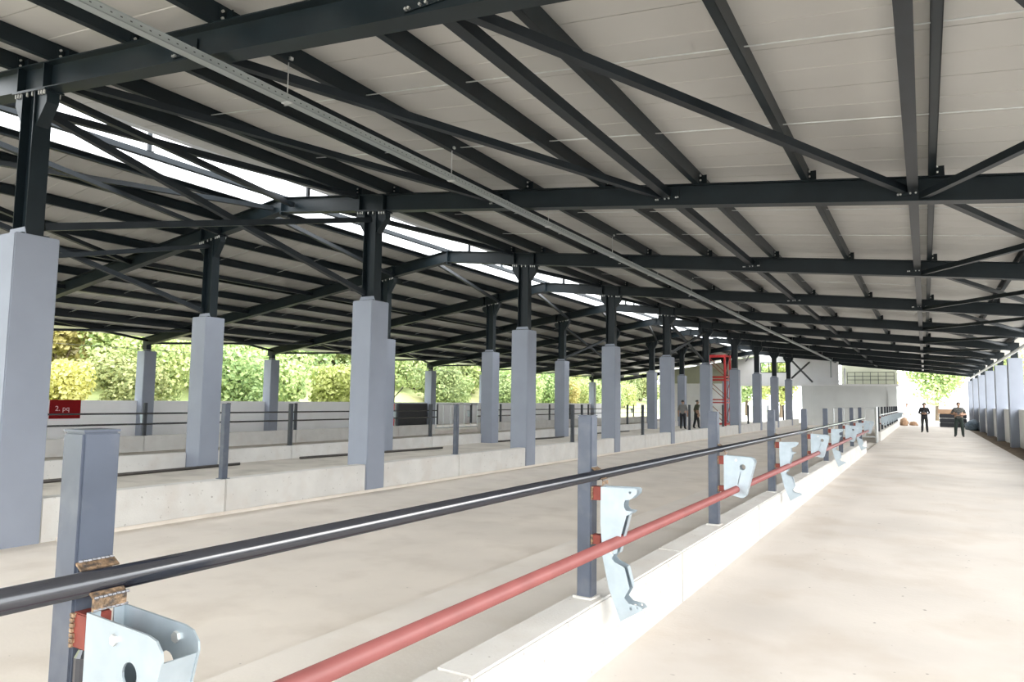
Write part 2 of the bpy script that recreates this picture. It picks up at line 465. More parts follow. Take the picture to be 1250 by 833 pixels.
# ------------------------------------------------------------------ pillars and steel columns
def pillar_mesh(h, z0=-0.06, wdt=PW):
    return MB().box(-wdt / 2, wdt / 2, -wdt / 2, wdt / 2, z0, h).mesh('concrete_pillar', 'pillar', bevel=0.012)
def column(x, i, zb, zt, zf, label, group):
    root = empty('steel_column', (x, fy(i), zb), label, 'column', group)
    h = zt - zb
    mb = MB()
    mb.box(-0.15, -0.138, -0.1, 0.1, 0, h - 0.02); mb.box(0.138, 0.15, -0.1, 0.1, 0, h - 0.02)
    mb.box(-0.14, 0.14, -0.004, 0.004, 0, h - 0.02)
    mb.build('shaft', 'steel', root)
    MB().box(-0.19, 0.19, -0.15, 0.15, 0, 0.02).build('base_plate', 'steel', root)
    MB().prism([(-0.2, 0.0), (0.2, 0.0), (0.16, 0.09), (-0.16, 0.09)], 'y', -0.115, -0.105).build('grout_collar', 'pillar', root)
    sl = (zf(x + 0.3) - zf(x - 0.3)) / 0.6
    # tapered head with end plate following the rafter slope
    mb = MB()
    for s in (-1, 1):
        mb.prism([(s * 0.15, h - 0.45), (s * 0.36, h - 0.16 + s * 0.36 * sl), (s * 0.36, h - 0.02 + s * 0.36 * sl), (s * 0.15, h - 0.02 + s * 0.15 * sl)], 'y', -0.07, 0.07)
    mb.build('head_gusset', 'steel', root)
    MB().prism([(-0.38, h - 0.022 - 0.38 * sl), (0.38, h - 0.022 + 0.38 * sl), (0.38, h - 0.002 + 0.38 * sl), (-0.38, h - 0.002 - 0.38 * sl)], 'y', -0.11, 0.11).build('head_plate', 'steel', root)
    if i < 4:
        mb = MB()
        for bx in (-0.33, -0.27, -0.21, -0.06, 0.06, 0.21, 0.27, 0.33):
            zz = h - 0.02 + bx * sl
            mb.cyl((bx, -0.085, zz - 0.05), (bx, -0.085, zz), 0.013, 6)
            mb.cyl((bx, 0.085, zz - 0.05), (bx, 0.085, zz), 0.013, 6)
        mb.build('bolts', 'bolt', root)['kind'] = 'stuff'
    return root
H1, H2, HL, HR = 3.556, 3.47, 3.38, 3.65
pm = {k: pillar_mesh(h) for k, h in (('1', H1), ('2', H2), ('L', HL), ('R', HR))}
def pillar(key, x, i, label, group):
    return tag(link('concrete_pillar', pm[key], None, (x, fy(i), 0)), label, 'pillar', group)
n = 0
for i in range(-1, 9):
    t = ORD[n]; n += 1
    x = X1 - PW / 2
    pillar('1', x, i, '%s grey pillar from the camera in the row along the beige stall floor' % t, 'pillars in the near inner row')
    column(x, i, H1, zr(x) - RD, zr, 'dark steel column on the %s pillar of the near inner row' % t, 'steel columns of the near inner row')
    x = X2 - PW / 2
    pillar('2', x, i, '%s grey pillar from the camera in the second row, across the middle alley' % t, 'pillars in the far inner row')
    column(x, i, H2, zl(x) - RD, zl, 'dark steel column on the %s pillar of the second row' % t, 'steel columns of the far inner row')
n = 0
for i in range(0, 10):
    t = ORD[n]; n += 1
    x = XL - PW / 2
    r = pillar('L', x, i, '%s grey pillar from the camera along the white left wall' % t, 'pillars along the left wall')
    MB().box(-0.1, 0.1, -0.1, 0.1, HL, zl(x) - RD - 0.004 + 0.01).build('cap_stub', 'steel', r)
n = 0
for i in range(1, 10):
    t = ORD[n]; n += 1
    x = XR + PW / 2
    r = pillar('R', x, i, '%s grey pillar from the camera along the right side of the lane' % t, 'pillars along the right wall')
    MB().box(-0.12, 0.12, -0.1, 0.1, HR, zr(x) - RD).build('cap_stub', 'steel', r)

# ------------------------------------------------------------------ tie tubes and braces
def sq(name, p0, p1, s, m, label, cat, group, up=(0, 0, 1)):
    c = (Vector(p0) + Vector(p1)) / 2
    o = MB().obox(Vector(p0) - c, Vector(p1) - c, s, s, up).build(name, m, None, c)
    return tag(o, label, cat, group)
TR = [-6.25, -3.27, -0.05, 3.0]
TL = [-17.0, -20.0, -23.1, -25.6]
HEAD1, HEAD2 = X1 - PW / 2, X2 - PW / 2
TN = ['nearest the ridge', 'in the middle of the slope', 'above the lane', 'at the eave']
for n, i in enumerate(FR[:-1]):
    ya, yb = fy(i) + 0.012, fy(i + 1) - 0.012
    b = ORD[n]
    for k, x in enumerate(TR[:3]):
        sq('tie_tube', (x, ya, zr(x) - 0.13), (x, yb, zr(x) - 0.13), 0.12, 'steel2',
           'tie tube %s, right-hand roof, %s bay' % (TN[k], b), 'tie tube', 'tie tubes under the right-hand roof')
    for k, x in enumerate(TL[:3]):
        sq('tie_tube', (x, ya, zl(x) - 0.13), (x, yb, zl(x) - 0.13), 0.10, 'steel2',
           'tie tube %s, left-hand roof, %s bay' % (['nearest the ridge', 'in the middle of the slope', 'nearest the left wall'][k], b), 'tie tube', 'tie tubes under the left-hand roof')
    sq('ridge_tube', (XRIDGE - 0.05, ya, 5.93), (XRIDGE - 0.05, yb, 5.93), 0.10, 'steel2',
       'tube running through the open ridge in the %s bay' % b, 'tie tube', 'ridge tubes')
    # braces
    def br(xa, xb, za, zb, what, s=0.09, dz=-0.16):
        sq('roof_brace', (xa, ya + 0.03, za(xa) + dz), (xb, yb - 0.03, zb(xb) + dz), s, 'steel2', what, 'brace', 'diagonal roof braces')
    if i == -1:
        br(HEAD1 + 0.4, TR[0] - 0.1, zr, zr, 'diagonal brace fanning from the nearest column head to the second rafter')
        br(TR[0] + 0.1, TR[1] - 0.1, zr, zr, 'diagonal brace crossing the middle of the right-hand slope in the first bay')
        br(TR[1] + 0.1, TR[2] - 0.1, zr, zr, 'long diagonal brace reaching the tie tube above the lane in the first bay')
        br(HEAD1 - 0.3, XRIDGE + 0.3, zr, zr, 'brace rising across the bright ridge opening to the second frame')
        br(HEAD2 + 0.3, XRIDGE - 0.3, zl, zl, 'flat brace rising from the second row to the ridge in the first bay')
        br(HEAD2 - 0.3, TL[0], zl, zl, 'diagonal brace under the left-hand slope beside the second row, first bay')
    br(TR[2] + 0.1, TR[3] - 0.1, zr, zr, 'brace running outward from above the lane in the %s bay' % b, 0.085, -0.14)
    br(TR[3] - 0.1, TR[2] + 0.1, zr, zr, 'brace running inward from the right eave in the %s bay' % b, 0.085, -0.245)
    br(XRIDGE + 0.3, HEAD1 - 0.4, zr, zr, 'brace sloping from the open ridge to the inner column head, %s bay' % b, 0.1, -0.02)
    br(XRIDGE - 0.4, HEAD2 + 0.3, zl, zl, 'pale-lit brace falling from the ridge to the second row, %s bay' % b, 0.085, -0.28)
    br(TL[2], TL[3], zl, zl, 'brace running outward to the left eave in the %s bay' % b, 0.08, -0.14)
    br(TL[3], TL[2], zl, zl, 'brace running inward from the left eave in the %s bay' % b, 0.08, -0.24)
for (hx, hp, zf, rn) in ((HEAD1, H1, zr, 'near inner row'), (HEAD2, H2, zl, 'second row')):
    for i, bn in ((-1, 'nearest bay'), (3, 'fifth bay')):
        ya, yb = fy(i) + 0.14, fy(i + 1) - 0.14
        zt = zf(hx) - RD - 0.2
        sq('column_brace', (hx - 0.05, ya, zt), (hx - 0.05, yb, hp + 0.15), 0.09, 'steel2', 'column brace sloping down away from the camera, %s of the %s' % (bn, rn), 'brace', 'braces between columns')
        sq('column_brace', (hx + 0.05, ya, hp + 0.15), (hx + 0.05, yb, zt), 0.09, 'steel2', 'column brace sloping up away from the camera, %s of the %s' % (bn, rn), 'brace', 'braces between columns')
# small posts of the open ridge
n = 0
for i in range(-1, 8):
    for (x, y, what) in ((-10.9, fy(i), 'on rafter'), (XRIDGE - 0.05, fy(i) + 3.0, 'at mid bay')):
        zb = zr(x) if what == 'on rafter' else 5.985
        o = MB().box(-0.03, 0.03, -0.03, 0.03, 0, 0.42)
        o.box(-0.06, 0.06, -0.06, 0.06, 0, 0.012).box(-0.06, 0.06, -0.06, 0.06, 0.42, 0.432)
        tag(o.build('ridge_post', 'steel2', None, (x, y, zb)), 'short post standing in the open ridge %s, %s bay' % (what, ORD[i + 1]), 'post', 'short ridge posts')

# sag rods between purlins
n = 0
for i in range(-1, 9):
    for q in (2.0, 4.0):
        y = fy(i) + q
        for (xa, xb, zf, side) in ((PXR[1], PXR[-1], zr, 'right-hand'), (PXL[-1], PXL[1], zl, 'left-hand')):
            c = Vector(((xa + xb) / 2, y, zf((xa + xb) / 2)))
            p0 = Vector((xa, y, zf(xa) + 0.10)) - c; p1 = Vector((xb, y, zf(xb) + 0.10)) - c
            tag(MB().cyl(p0, p1, 0.007, 6).build('sag_rod', 'galvr', None, c),
                'thin galvanised rod between the purlins, %s roof, %s bay, %s third' % (side, ORD[i + 1], 'near' if q < 3 else 'far'), 'rod', 'sag rods between purlins')

# ------------------------------------------------------------------ cable tray with hangers
TX, TZ = -5.72, 4.82
tr = empty('cable_tray', (TX, 0, TZ), 'long galvanised perforated cable tray hung below the right-hand rafters', 'cable tray')
mb = MB()
mb.box(-0.05, 0.05, -2.5, 55, 0, 0.003); mb.box(-0.05, -0.047, -2.5, 55, 0, 0.07); mb.box(0.047, 0.05, -2.5, 55, 0, 0.07)
mb.box(-0.062, -0.047, -2.5, 55, 0.067, 0.07); mb.box(0.047, 0.062, -2.5, 55, 0.067, 0.07)
mb.build('tray', 'tray', tr)
for k in range(18):
    y = 5.0 + 3.0 * k
    hb = MB().cyl((-0.0, y, 0.0), (0.0, y, zr(-5.7) - TZ + 0.06), 0.006, 6)
    hb.box(-0.03, 0.05, y - 0.02, y + 0.02, zr(-5.7) - TZ + 0.02, zr(-5.7) - TZ + 0.05)
    hb.box(-0.055, 0.055, y - 0.03, y + 0.03, -0.006, 0.0)
    hb.build('hanger', 'galvr', tr)
MB().box(-0.05, 0.05, 54.9, 55, -1.2, 0.0).build('drop', 'tray', tr)

# pale pipe under the right-hand eave
tag(MB().cyl((0, 2, 0), (0, 64, 0), 0.055, 12).build('eave_pipe', 'flash', None, (2.78, 0, 3.66), smooth=True), 'pale round pipe running along the right-hand pillar tops', 'pipe')
# thin wire along left pillars
tag(MB().cyl((0, 5, 0), (0, 62, 0), 0.008, 6).build('wire', 'galvr', None, (XL + 0.03, 0, 3.42)), 'thin wire stretched along the tops of the left-wall pillars', 'wire')

# ------------------------------------------------------------------ kerbs cast in sections
def kerb(x0, x1, z0, z1, spans, sec, label, step=0.0, off=0.0):
    root = empty('concrete_kerb', ((x0 + x1) / 2, spans[0][0], 0), label, 'kerb')
    ox, oy = root.location.x, root.location.y
    meshes = {}
    for (a, b) in spans:
        y = a
        nxt = a + ((off - a) % sec) or sec
        while y < b - 1e-4:
            e = min(nxt, b)
            ln = round(e - y - 0.008, 3)
            if ln > 0.05:
                if ln not in meshes:
                    mb = MB().box(x0 - ox, x1 - ox, 0, ln, z0, z1)
                    meshes[ln] = mb.mesh('kerb_section', 'kerb', bevel=0.012)
                link('kerb_section', meshes[ln], root, (0, y - oy + 0.004, 0))
                if step:
                    pass
            y = e; nxt = e + sec
    return root
kerb(-1.9, -1.69, -0.04, 0.549, [(-6, 26.0), (34.6, 61.5)], 3.0, 'low pale concrete kerb under the headlock fence beside the lane', off=2.6)
g1 = [(fy(i) + PW / 2, fy(i + 1) - PW / 2) for i in range(-1, 8)]
kerb(-9.1, -8.875, -0.04, 0.505, [(-1, fy(-1) - PW / 2)] + g1 + [(fy(8) + PW / 2, 61.5)], 3.0, 'pale concrete kerb joining the near inner row of grey pillars', off=0.93)
kerb(-14.3, -14.08, -0.04, 0.47, [(2, fy(-1) - PW / 2)] + g1, 3.0, 'pale concrete kerb joining the second row of grey pillars', off=0.93)
kerb(-20.72, -20.5, -0.04, 0.475, [(4, 27.8), (31.8, 60)], 3.0, 'pale concrete kerb under the far fence near the white left wall', off=1.0)
# narrow footing ledge at the foot of the second kerb
tag(MB().box(-8.875, -8.83, 4.6, 60, -0.03, 0.045).build('kerb_footing', 'stall', bevel=0.01), 'rough low mortar ledge along the foot of the near inner kerb', 'ledge')

# ------------------------------------------------------------------ headlock fence along the lane
XF, YF, SP, WP, ZK, ZT = -1.749, 0.956, 3.0, 0.092, 0.549, 1.640
def arc(cx, cz, r, a0, a1, n):
    return [(cx + r * math.cos(math.radians(a0 + (a1 - a0) * k / n)), cz + r * math.sin(math.radians(a0 + (a1 - a0) * k / n))) for k in range(n + 1)]
def circ(cx, cz, r, n=12): return [(cx + r * math.cos(2 * PI * k / n), cz + r * math.sin(2 * PI * k / n)) for k in range(n)]
# local coordinates: x from the post's right face, y from its front face
def loc(pl): return [(a - XF, b) for a, b in pl]
claw = loc([(-1.690, 1.215), (-1.475, 1.222), (-1.46, 1.215), (-1.463, 1.19), (-1.49, 1.165), (-1.50, 1.157)] +
           [(-1.535, 1.148), (-1.543, 1.128), (-1.543, 1.108), (-1.53, 1.09)] +
           [(-1.489, 1.087), (-1.50, 1.072), (-1.527, 1.06), (-1.555, 0.964), (-1.588, 0.835), (-1.603, 0.832), (-1.618, 0.804), (-1.60, 0.785), (-1.562, 0.772), (-1.54, 0.761),
            (-1.508, 0.648), (-1.541, 0.589), (-1.512, 0.562), (-1.444, 0.556), (-1.427, 0.538), (-1.564, 0.453), (-1.635, 0.629), (-1.677, 0.808), (-1.690, 1.005)])
plate = loc([(-1.690, 1.222), (-1.455, 1.212), (-1.425, 1.205), (-1.405, 1.185), (-1.402, 1.165), (-1.488, 0.85), (-1.505, 0.832), (-1.53, 0.828), (-1.63, 0.852), (-1.672, 0.875), (-1.690, 0.9)])
def bracket_mesh(kind):
    T = 0.005
    bm = bmesh.new()
    def addbm(b2):
        me = bpy.data.meshes.new('tmp'); b2.to_mesh(me); b2.free(); bm.from_mesh(me); bpy.data.meshes.remove(me)
    if kind == 'claw':
        holes = [loc(circ(-1.505, 1.195, 0.009, 8)), loc(circ(-1.50, 0.535, 0.009, 8)), loc(circ(-1.46, 0.545, 0.007, 8))]
        addbm(plate_mesh('p', claw, holes, 0.004, 0.004 + T, None))
        addbm(plate_mesh('p', claw, holes, 0.082, 0.082 + T, None))
        mb = MB()
        # folded back of the channel, along the post side
        for (a, b) in (((-1.690, 1.215), (-1.690, 1.005)), ((-1.690, 1.005), (-1.677, 0.808)), ((-1.677, 0.808), (-1.635, 0.629)), ((-1.635, 0.629), (-1.564, 0.453))):
            mb.prism([(a[0] - XF, a[1]), (b[0] - XF, b[1]), (b[0] - XF + T, b[1]), (a[0] - XF + T, a[1])], 'y', 0.006, 0.085)
        # return flange in the waist of the claw
        for (a, b) in (((-1.54, 0.761), (-1.508, 0.648)), ((-1.527, 1.06), (-1.588, 0.835))):
            mb.prism([(a[0] - XF, a[1]), (b[0] - XF, b[1]), (b[0] - XF + T, b[1]), (a[0] - XF + T, a[1])], 'y', 0.045, 0.085)
    else:
        holes = [loc(circ(-1.513, 1.118, 0.027, 16)), loc(circ(-1.578, 0.905, 0.036, 16)),
                 loc([(-1.533, 1.075), (-1.527, 1.077), (-1.558, 0.95), (-1.564, 0.952)])]
        addbm(plate_mesh('p', plate, holes, 0.0, T, None))
        addbm(plate_mesh('p', plate, holes, 0.087, 0.087 + T, None))
        mb = MB()
        for (a, b) in (((-1.407, 1.16), (-1.49, 0.85)),):
            mb.prism([(a[0] - XF - T, a[1]), (b[0] - XF - T, b[1]), (b[0] - XF, b[1]), (a[0] - XF, a[1])], 'y', 0.002, 0.09)
        mb.box(-1.690 - XF, -1.690 - XF + T, 0.002, 0.03, 0.9, 1.222); mb.box(-1.690 - XF, -1.690 - XF + T, 0.062, 0.09, 0.9, 1.222)
    me = mb.mesh('tmp', 'galv'); bm.from_mesh(me); bpy.data.meshes.remove(me)
    out = bpy.data.meshes.new('headlock_bracket'); bm.to_mesh(out); bm.free()
    out.materials.append(M['galv'])
    return out
BR = {k: bracket_mesh(k) for k in ('claw', 'plate')}
def fence_post(y, kind, label, group, first=False, m='post'):
    root = empty('fence_post', (XF, y, 0), label, 'fence post', group)
    # hollow square tube, open edges softened, with thin welded cap
    MB().box(-WP, 0, 0, WP, ZK + 0.006, ZT - 0.005).build('tube', m, root, bevel=0.006)
    MB().box(-WP + 0.001, -0.001, 0.001, WP - 0.001, ZT - 0.006, ZT).build('cap', m, root)
    MB().prism([(-WP - 0.025, -0.012), (-0.05, -0.028), (0.012, -0.02), (0.022, 0.05), (0.015, WP + 0.02), (-0.06, WP + 0.025), (-WP - 0.015, 0.06)], 'z', ZK - 0.002, ZK + 0.012).build('mortar_collar', 'kerb', root, bevel=0.004)
    # burnt weld saddle over and under the rail
    mb = MB()
    mb.prism([(0, 1.327), (0, 1.322), (0.022, 1.309), (0.026, 1.3125)], 'y', 0.0, WP)
    mb.build('weld_saddle', 'weld', root)
    mb = MB()
    mb.prism([(0.055, 1.262), (0.060, 1.266), (0.074, 1.256), (0.073, 1.251)], 'y', 0.004, WP - 0.008)
    mb.prism([(0.070, 1.255), (0.075, 1.255), (0.075, 1.224), (0.070, 1.224)], 'y', 0.004, WP - 0.008)
    sd = mb.build('weld_saddle', 'weld', root)
    sb = MB()
    for (x_, z_) in ((0.001, 1.328), (0.075, 1.255), (0.073, 1.226)):
        for q in range(8):
            yy = 0.006 + q * 0.0105
            sb.cyl((x_, yy, z_ + 0.001 * (q % 2)), (x_, yy + 0.009, z_), 0.0032, 6)
    tag(sb.build('weld_seam', 'seam', sd), kind='stuff')
    for (z0, z1) in ((1.135, 1.215), (0.875, 0.93)):
        lg = MB().box(0.001, 0.060, 0.0, 0.06, z0, z1).build('lug', 'redlug', root, bevel=0.003)
        wb = MB()
        random.seed(int(z0 * 100))
        for k in range(7):
            zz = z0 + (z1 - z0) * (k + 0.5) / 7
            wb.box(0.0, 0.010 + 0.006 * random.random(), -0.006, 0.002, zz - 0.005, zz + 0.004)
        wb.build('weld_bead', 'weld', lg)['kind'] = 'stuff'
    b = link('headlock_bracket', BR[kind], root)
    mb = MB()
    if kind == 'plate':
        for (a, yy) in ((0.175, -0.006), (0.27, 0.08)):
            mb.cyl((a, yy, 1.182), (a, yy + 0.012, 1.182), 0.013, 6)
    else:
        mb.cyl((0.13, -0.004, 0.84), (0.13, 0.012, 0.84), 0.01, 6)
    mb.build('bolts', 'bolt', b)['kind'] = 'stuff'
    if first:
        mb = MB().cyl((0.03, 0.022, 0.93), (0.03, 0.022, 1.115), 0.026, 14)
        mb.cyl((0.03, 0.022, 1.115), (0.03, 0.022, 1.132), 0.026, 14, 0.017)
        mb.build('pivot_tube', 'rail', root)
    return root
for k in range(9):
    kd = 'plate' if k % 2 == 0 else 'claw'
    nm = {'plate': 'folded galvanised plate bracket', 'claw': 'long galvanised claw bracket'}[kd]
    fence_post(YF + SP * k, kd, '%s slate-blue fence post from the camera with a %s' % (ORD[k], nm), 'posts of the lane fence', k == 0)
for k in range(9):
    fence_post(35.2 + SP * k, 'plate', '%s dark post of the farther lane fence section beyond the gate' % ORD[k], 'posts of the farther lane fence', m='dpost')
def pipe(x, z, y0, y1, r, m, name, label, group=None):
    return tag(MB().cyl((0, 0, 0), (0, y1 - y0, 0), r, 48).build(name, m, None, (x, y0, z), smooth=False), label, 'pipe', group)
def smooth_side(o):
    for p in o.data.polygons: p.use_smooth = len(p.vertices) == 4
    return o
smooth_side(pipe(-1.7185, 1.2805, -1.0, 25.6, 0.029, 'rail', 'rail_pipe', 'long glossy black pipe rail welded along the near fence posts'))
smooth_side(pipe(-1.578, 0.905, -1.0, 25.2, 0.033, 'red', 'neck_pipe', 'long red-primed pipe threaded through the near headlock brackets'))
smooth_side(pipe(-1.7185, 1.2805, 34.9, 60.0, 0.029, 'galvr', 'rail_pipe', 'grey pipe rail on the farther lane fence section'))

# gate of galvanised tube between the two fence sections
def tube_gate(root, L, z0, z1, nb, axis, m, r=0.025):
    def P(a, z): return (a, 0, z) if axis == 'x' else (0, a, z)
    fb = MB()
    for z in (z0, z1): fb.cyl(P(0, z), P(L, z), r, 10)
    for a in (0, L): fb.cyl(P(a, z0), P(a, z1), r, 10)
    fb.build('frame', m, root)
    for k in range(1, nb):
        a = L * k / nb
        MB().cyl(P(a, z0), P(a, z1), r * 0.6, 8).build('upright', m, root)
g = empty('tube_gate', (-3.5, 34.2, 0), 'galvanised tube gate across the stall between the two lane fence sections', 'gate')
tube_gate(g, 1.65, 0.35, 1.58, 4, 'x', 'galvr', 0.03)
gp = empty('gate_post', (-1.80, 33.9, 0), 'pale galvanised double gate post at the end of the near lane fence', 'post')
for a in (0.0, 0.3):
    MB().cyl((0, a, 0.1), (0, a, 1.64), 0.045, 12).build('upright', 'galvr', gp)
MB().box(-0.03, 0.03, 0, 0.3, 1.55, 1.6).box(-0.03, 0.03, 0, 0.3, 0.55, 0.6).build('crossbar', 'galvr', gp)

# ------------------------------------------------------------------ posts on the inner kerbs
def plain_post(x, y, zb, h, label, group, m='post'):
    root = empty('kerb_post', (x, y, zb), label, 'fence post', group)
    MB().box(-0.046, 0.046, -0.046, 0.046, 0.006, h).build('tube', m, root, bevel=0.005)
    MB().box(-0.049, 0.049, -0.049, 0.049, h, h + 0.005).build('cap', m, root)
    MB().box(-0.07, 0.07, -0.07, 0.07, 0, 0.008).build('base_plate', m, root)
    return root
for k, i in enumerate(range(-1, 8)):
    y = fy(i) + 2.78
    plain_post(-8.99, y, 0.505, 1.10, 'slate post on the near inner kerb between its %s and %s pillars' % (ORD[k], ORD[k + 1]), 'posts on the near inner kerb', 'post' if k < 2 else 'dpost')
    plain_post(-14.19, y, 0.47, 1.07, 'dark post on the second inner kerb between its %s and %s pillars' % (ORD[k], ORD[k + 1]), 'posts on the second inner kerb', 'dpost')

# ------------------------------------------------------------------ far fence near the left wall
XF3 = -20.61
n = 0
for k in range(17):
    y = 7.05 + 3.0 * k
    if 28.5 < y < 31: continue
    root = empty('fence_post', (XF3, y, 0.475), '%s dark post from the camera in the far two-rail fence before the white wall' % ORD[n], 'fence post', 'posts of the far fence')
    n += 1
    MB().box(-0.045, 0.045, -0.045, 0.045, 0.006, 1.0).build('tube', 'dpost', root, bevel=0.004)
    MB().box(-0.07, 0.07, -0.07, 0.07, 0, 0.008).build('base_plate', 'dpost', root)
    if k % 2 == 0:
        MB().prism([(-0.07, 0.66), (-0.26, 0.64), (-0.2, 0.3), (-0.07, 0.36)], 'y', 0.0, 0.006).build('bracket', 'galv', root)
for (z, nm) in ((1.15, 'upper'), (0.832, 'lower')):
    for (a, b, sd) in ((4.2, 28.0, 'near'), (31.6, 58.0, 'far')):
        o = MB().cyl((0, 0, 0), (0, b - a, 0), 0.027, 12).build('rail_pipe', 'rail', None, (XF3 + 0.075, a, z))
        smooth_side(o)
        tag(o, '%s dark rail of the far fence, %s side of its tube gate' % (nm, sd), 'pipe', 'rails of the far fence')
g = empty('tube_gate', (-20.6, 27.95, 0), 'grey tube gate closing the gap in the far fence', 'gate')
tube_gate(g, 3.7, 0.3, 1.44, 6, 'y', 'galvr', 0.03)

# red sign on the white wall
s = empty('sign_board', (-25.70, 13.36, 1.18), 'red board with pale characters on the white left wall', 'sign')
MB().box(-0.012, 0.012, -0.51, 0.51, -0.325, 0.325).build('board', 'signred', s)
fc = bpy.data.curves.new('lettering', 'FONT'); fc.body = '2. pq'; fc.size = 0.24; fc.align_x = 'CENTER'; fc.align_y = 'CENTER'; fc.extrude = 0.002
fo = bpy.data.objects.new('tmp_text', fc); COL.objects.link(fo)
dg = bpy.context.evaluated_depsgraph_get()
tm = bpy.data.meshes.new_from_object(fo.evaluated_get(dg))
bpy.data.objects.remove(fo)
tm.materials.clear(); tm.materials.append(M['ink'])
lt = link('lettering', tm, s, (0.014, -0.1, 0.02)); lt.rotation_euler = (PI / 2, 0, PI / 2)
s2 = empty('sign_board', (-25.70, 51.5, 1.2), 'small red board far along the white left wall', 'sign')
MB().box(-0.012, 0.012, -0.5, 0.5, -0.3, 0.3).build('board', 'signred', s2)

# black board and red pole by the left wall
b = empty('black_board', (-25.6, 32.6, 0.16), 'black board standing against the white left wall behind the fence', 'board')
MB().box(-0.02, 0.02, -1.5, 1.2, 0.0, 1.26).build('panel', 'blackboard', b)
MB().box(0.02, 0.035, -1.5, 1.2, 1.2, 1.26).box(0.02, 0.035, -1.5, 1.2, 0, 0.06).build('edge_strip', 'blackboard', b)
p = empty('standpipe', (-25.0, 30.05, Z_LANE), 'red standpipe with a dark upper pipe and angled arm', 'pipe')
MB().cyl((0, 0, 0), (0, 0, 1.25), 0.055, 12).cyl((0, 0, 0), (0, 0, 0.03), 0.1, 12).build('red_riser', 'redtower', p)
MB().cyl((0, 0, 1.25), (0, 0, 2.85), 0.035, 10).build('upper_pipe', 'bar', p)
MB().cyl((0, 0, 1.6), (0, 0.75, 2.15), 0.03, 8).build('arm', 'bar', p)

# loose bars on the middle alley floor
bars = [((-13.42, 6.0), (-13.62, 10.97)), ((-13.78, 12.94), (-13.28, 18.4)), ((-13.75, 22.6), (-13.4, 27.4)), ((-13.7, 30.3), (-13.5, 35.4))]
for k, (a, b) in enumerate(bars):
    c = ((a[0] + b[0]) / 2, (a[1] + b[1]) / 2)
    o = MB().cyl((a[0] - c[0], a[1] - c[1], 0), (b[0] - c[0], b[1] - c[1], 0), 0.032, 12).build('loose_pipe', 'bar', None, (c[0], c[1], Z_ALLEY + 0.033))
    tag(smooth_side(o), '%s loose dark pipe from the camera lying on the middle alley floor' % ORD[k], 'pipe', 'loose pipes on the alley floor')

# ------------------------------------------------------------------ end building and gable
YB = 62.0
e = empty('wall_end', (0, YB, 0), kind='structure')
mb = MB()
mb.box(-8.7, -1.85, 0.12, 7.5, -0.05, 3.2)
mb.build('block', 'grey', e)
MB().box(-8.7, -7.9, 0, 0.12, -0.05, 2.75).build('corner_pier', 'grey', e, bevel=0.01)
MB().box(-2.45, -1.85, 0, 0.12, -0.05, 2.75).build('corner_pier', 'grey', e, bevel=0.01)
MB().box(-8.7, -1.85, 0, 0.12, 2.75, 3.2).build('lintel_band', 'grey', e, bevel=0.01)
MB().box(-9.2, -1.7, -0.1, 7.6, 3.2, 3.33).build('roof_slab', 'white', e, bevel=0.01)
# gable sheeting above the opening, following the roof
g = empty('wall_gable', (0, 63.6, 0), kind='structure')
def zunder(x): return (zr(x) if x > XRIDGE else zl(x)) - 0.02
WX0, WX1, WZ0, WZ1 = -12.2, -10.15, 4.38, 5.22
MB().prism([(-14.6, 3.33), (WX0, 3.33), (WX0, zunder(WX0)), (-14.6, zunder(-14.6))], 'y', 0, 0.08).build('sheet', 'white', g)
MB().prism([(WX1, 3.33), (-6.05, 3.33), (-6.05, zunder(-6.05)), (WX1, zunder(WX1))], 'y', 0, 0.08).build('sheet', 'white', g)
MB().prism([(WX0, 3.33), (WX1, 3.33), (WX1, WZ0), (WX0, WZ0)], 'y', 0, 0.08).build('sheet', 'white', g)
MB().prism([(WX0, WZ1), (WX1, WZ1), (WX1, zunder(WX1)), (XRIDGE, zunder(XRIDGE)), (WX0, zunder(WX0))], 'y', 0, 0.08).build('sheet', 'white', g)
MB().prism([(-20.8, 3.42), (-14.6, 3.42), (-14.6, zunder(-14.6)), (-20.8, zunder(-20.8))], 'y', 0, 0.08).build('sheet', 'beige', g)
MB().box(-20.8, -13.9, 0.0, 0.18, -0.05, 3.42).build('low_wall', 'white', g, bevel=0.01)
MB().box(-14.6, -8.7, -0.04, 0.12, 3.2, 3.33).build('sill_band', 'white', g)
wn = empty('window_1', (WX0, 63.6, WZ0), kind='structure')
W_, H_ = WX1 - WX0, WZ1 - WZ0
fb = MB()
for a in (0, W_ / 3, 2 * W_ / 3, W_): fb.box(a - 0.03, a + 0.03, -0.01, 0.07, 0, H_)
for z in (0, H_): fb.box(0, W_, -0.01, 0.07, z - 0.03, z + 0.03)
fb.build('window_frame', 'steel', wn)
for k in range(3):
    MB().box(W_ * k / 3 + 0.03, W_ * (k + 1) / 3 - 0.03, 0.025, 0.031, 0.03, H_ - 0.03).build('pane', 'glass', wn)
# railing on the block roof
rl = empty('roof_railing', (-5.3, 62.3, 3.33), 'dark metal railing on top of the grey end block', 'railing')
for k in range(7):
    MB().box(k * 0.55 - 0.02, k * 0.55 + 0.02, -0.02, 0.02, 0, 0.95).build('baluster', 'dpost', rl)
for z in (0.35, 0.65, 0.95):
    MB().box(0, 3.3, -0.018, 0.018, z - 0.02, z + 0.02).build('rail', 'dpost', rl)
tag(MB().cyl((0, 0, 0), (0, 0, 1.25), 0.07, 12).build('pale_pole', 'flash', None, (-5.45, 61.98, 3.33)), 'pale round pole rising from the edge of the grey end block', 'pole')
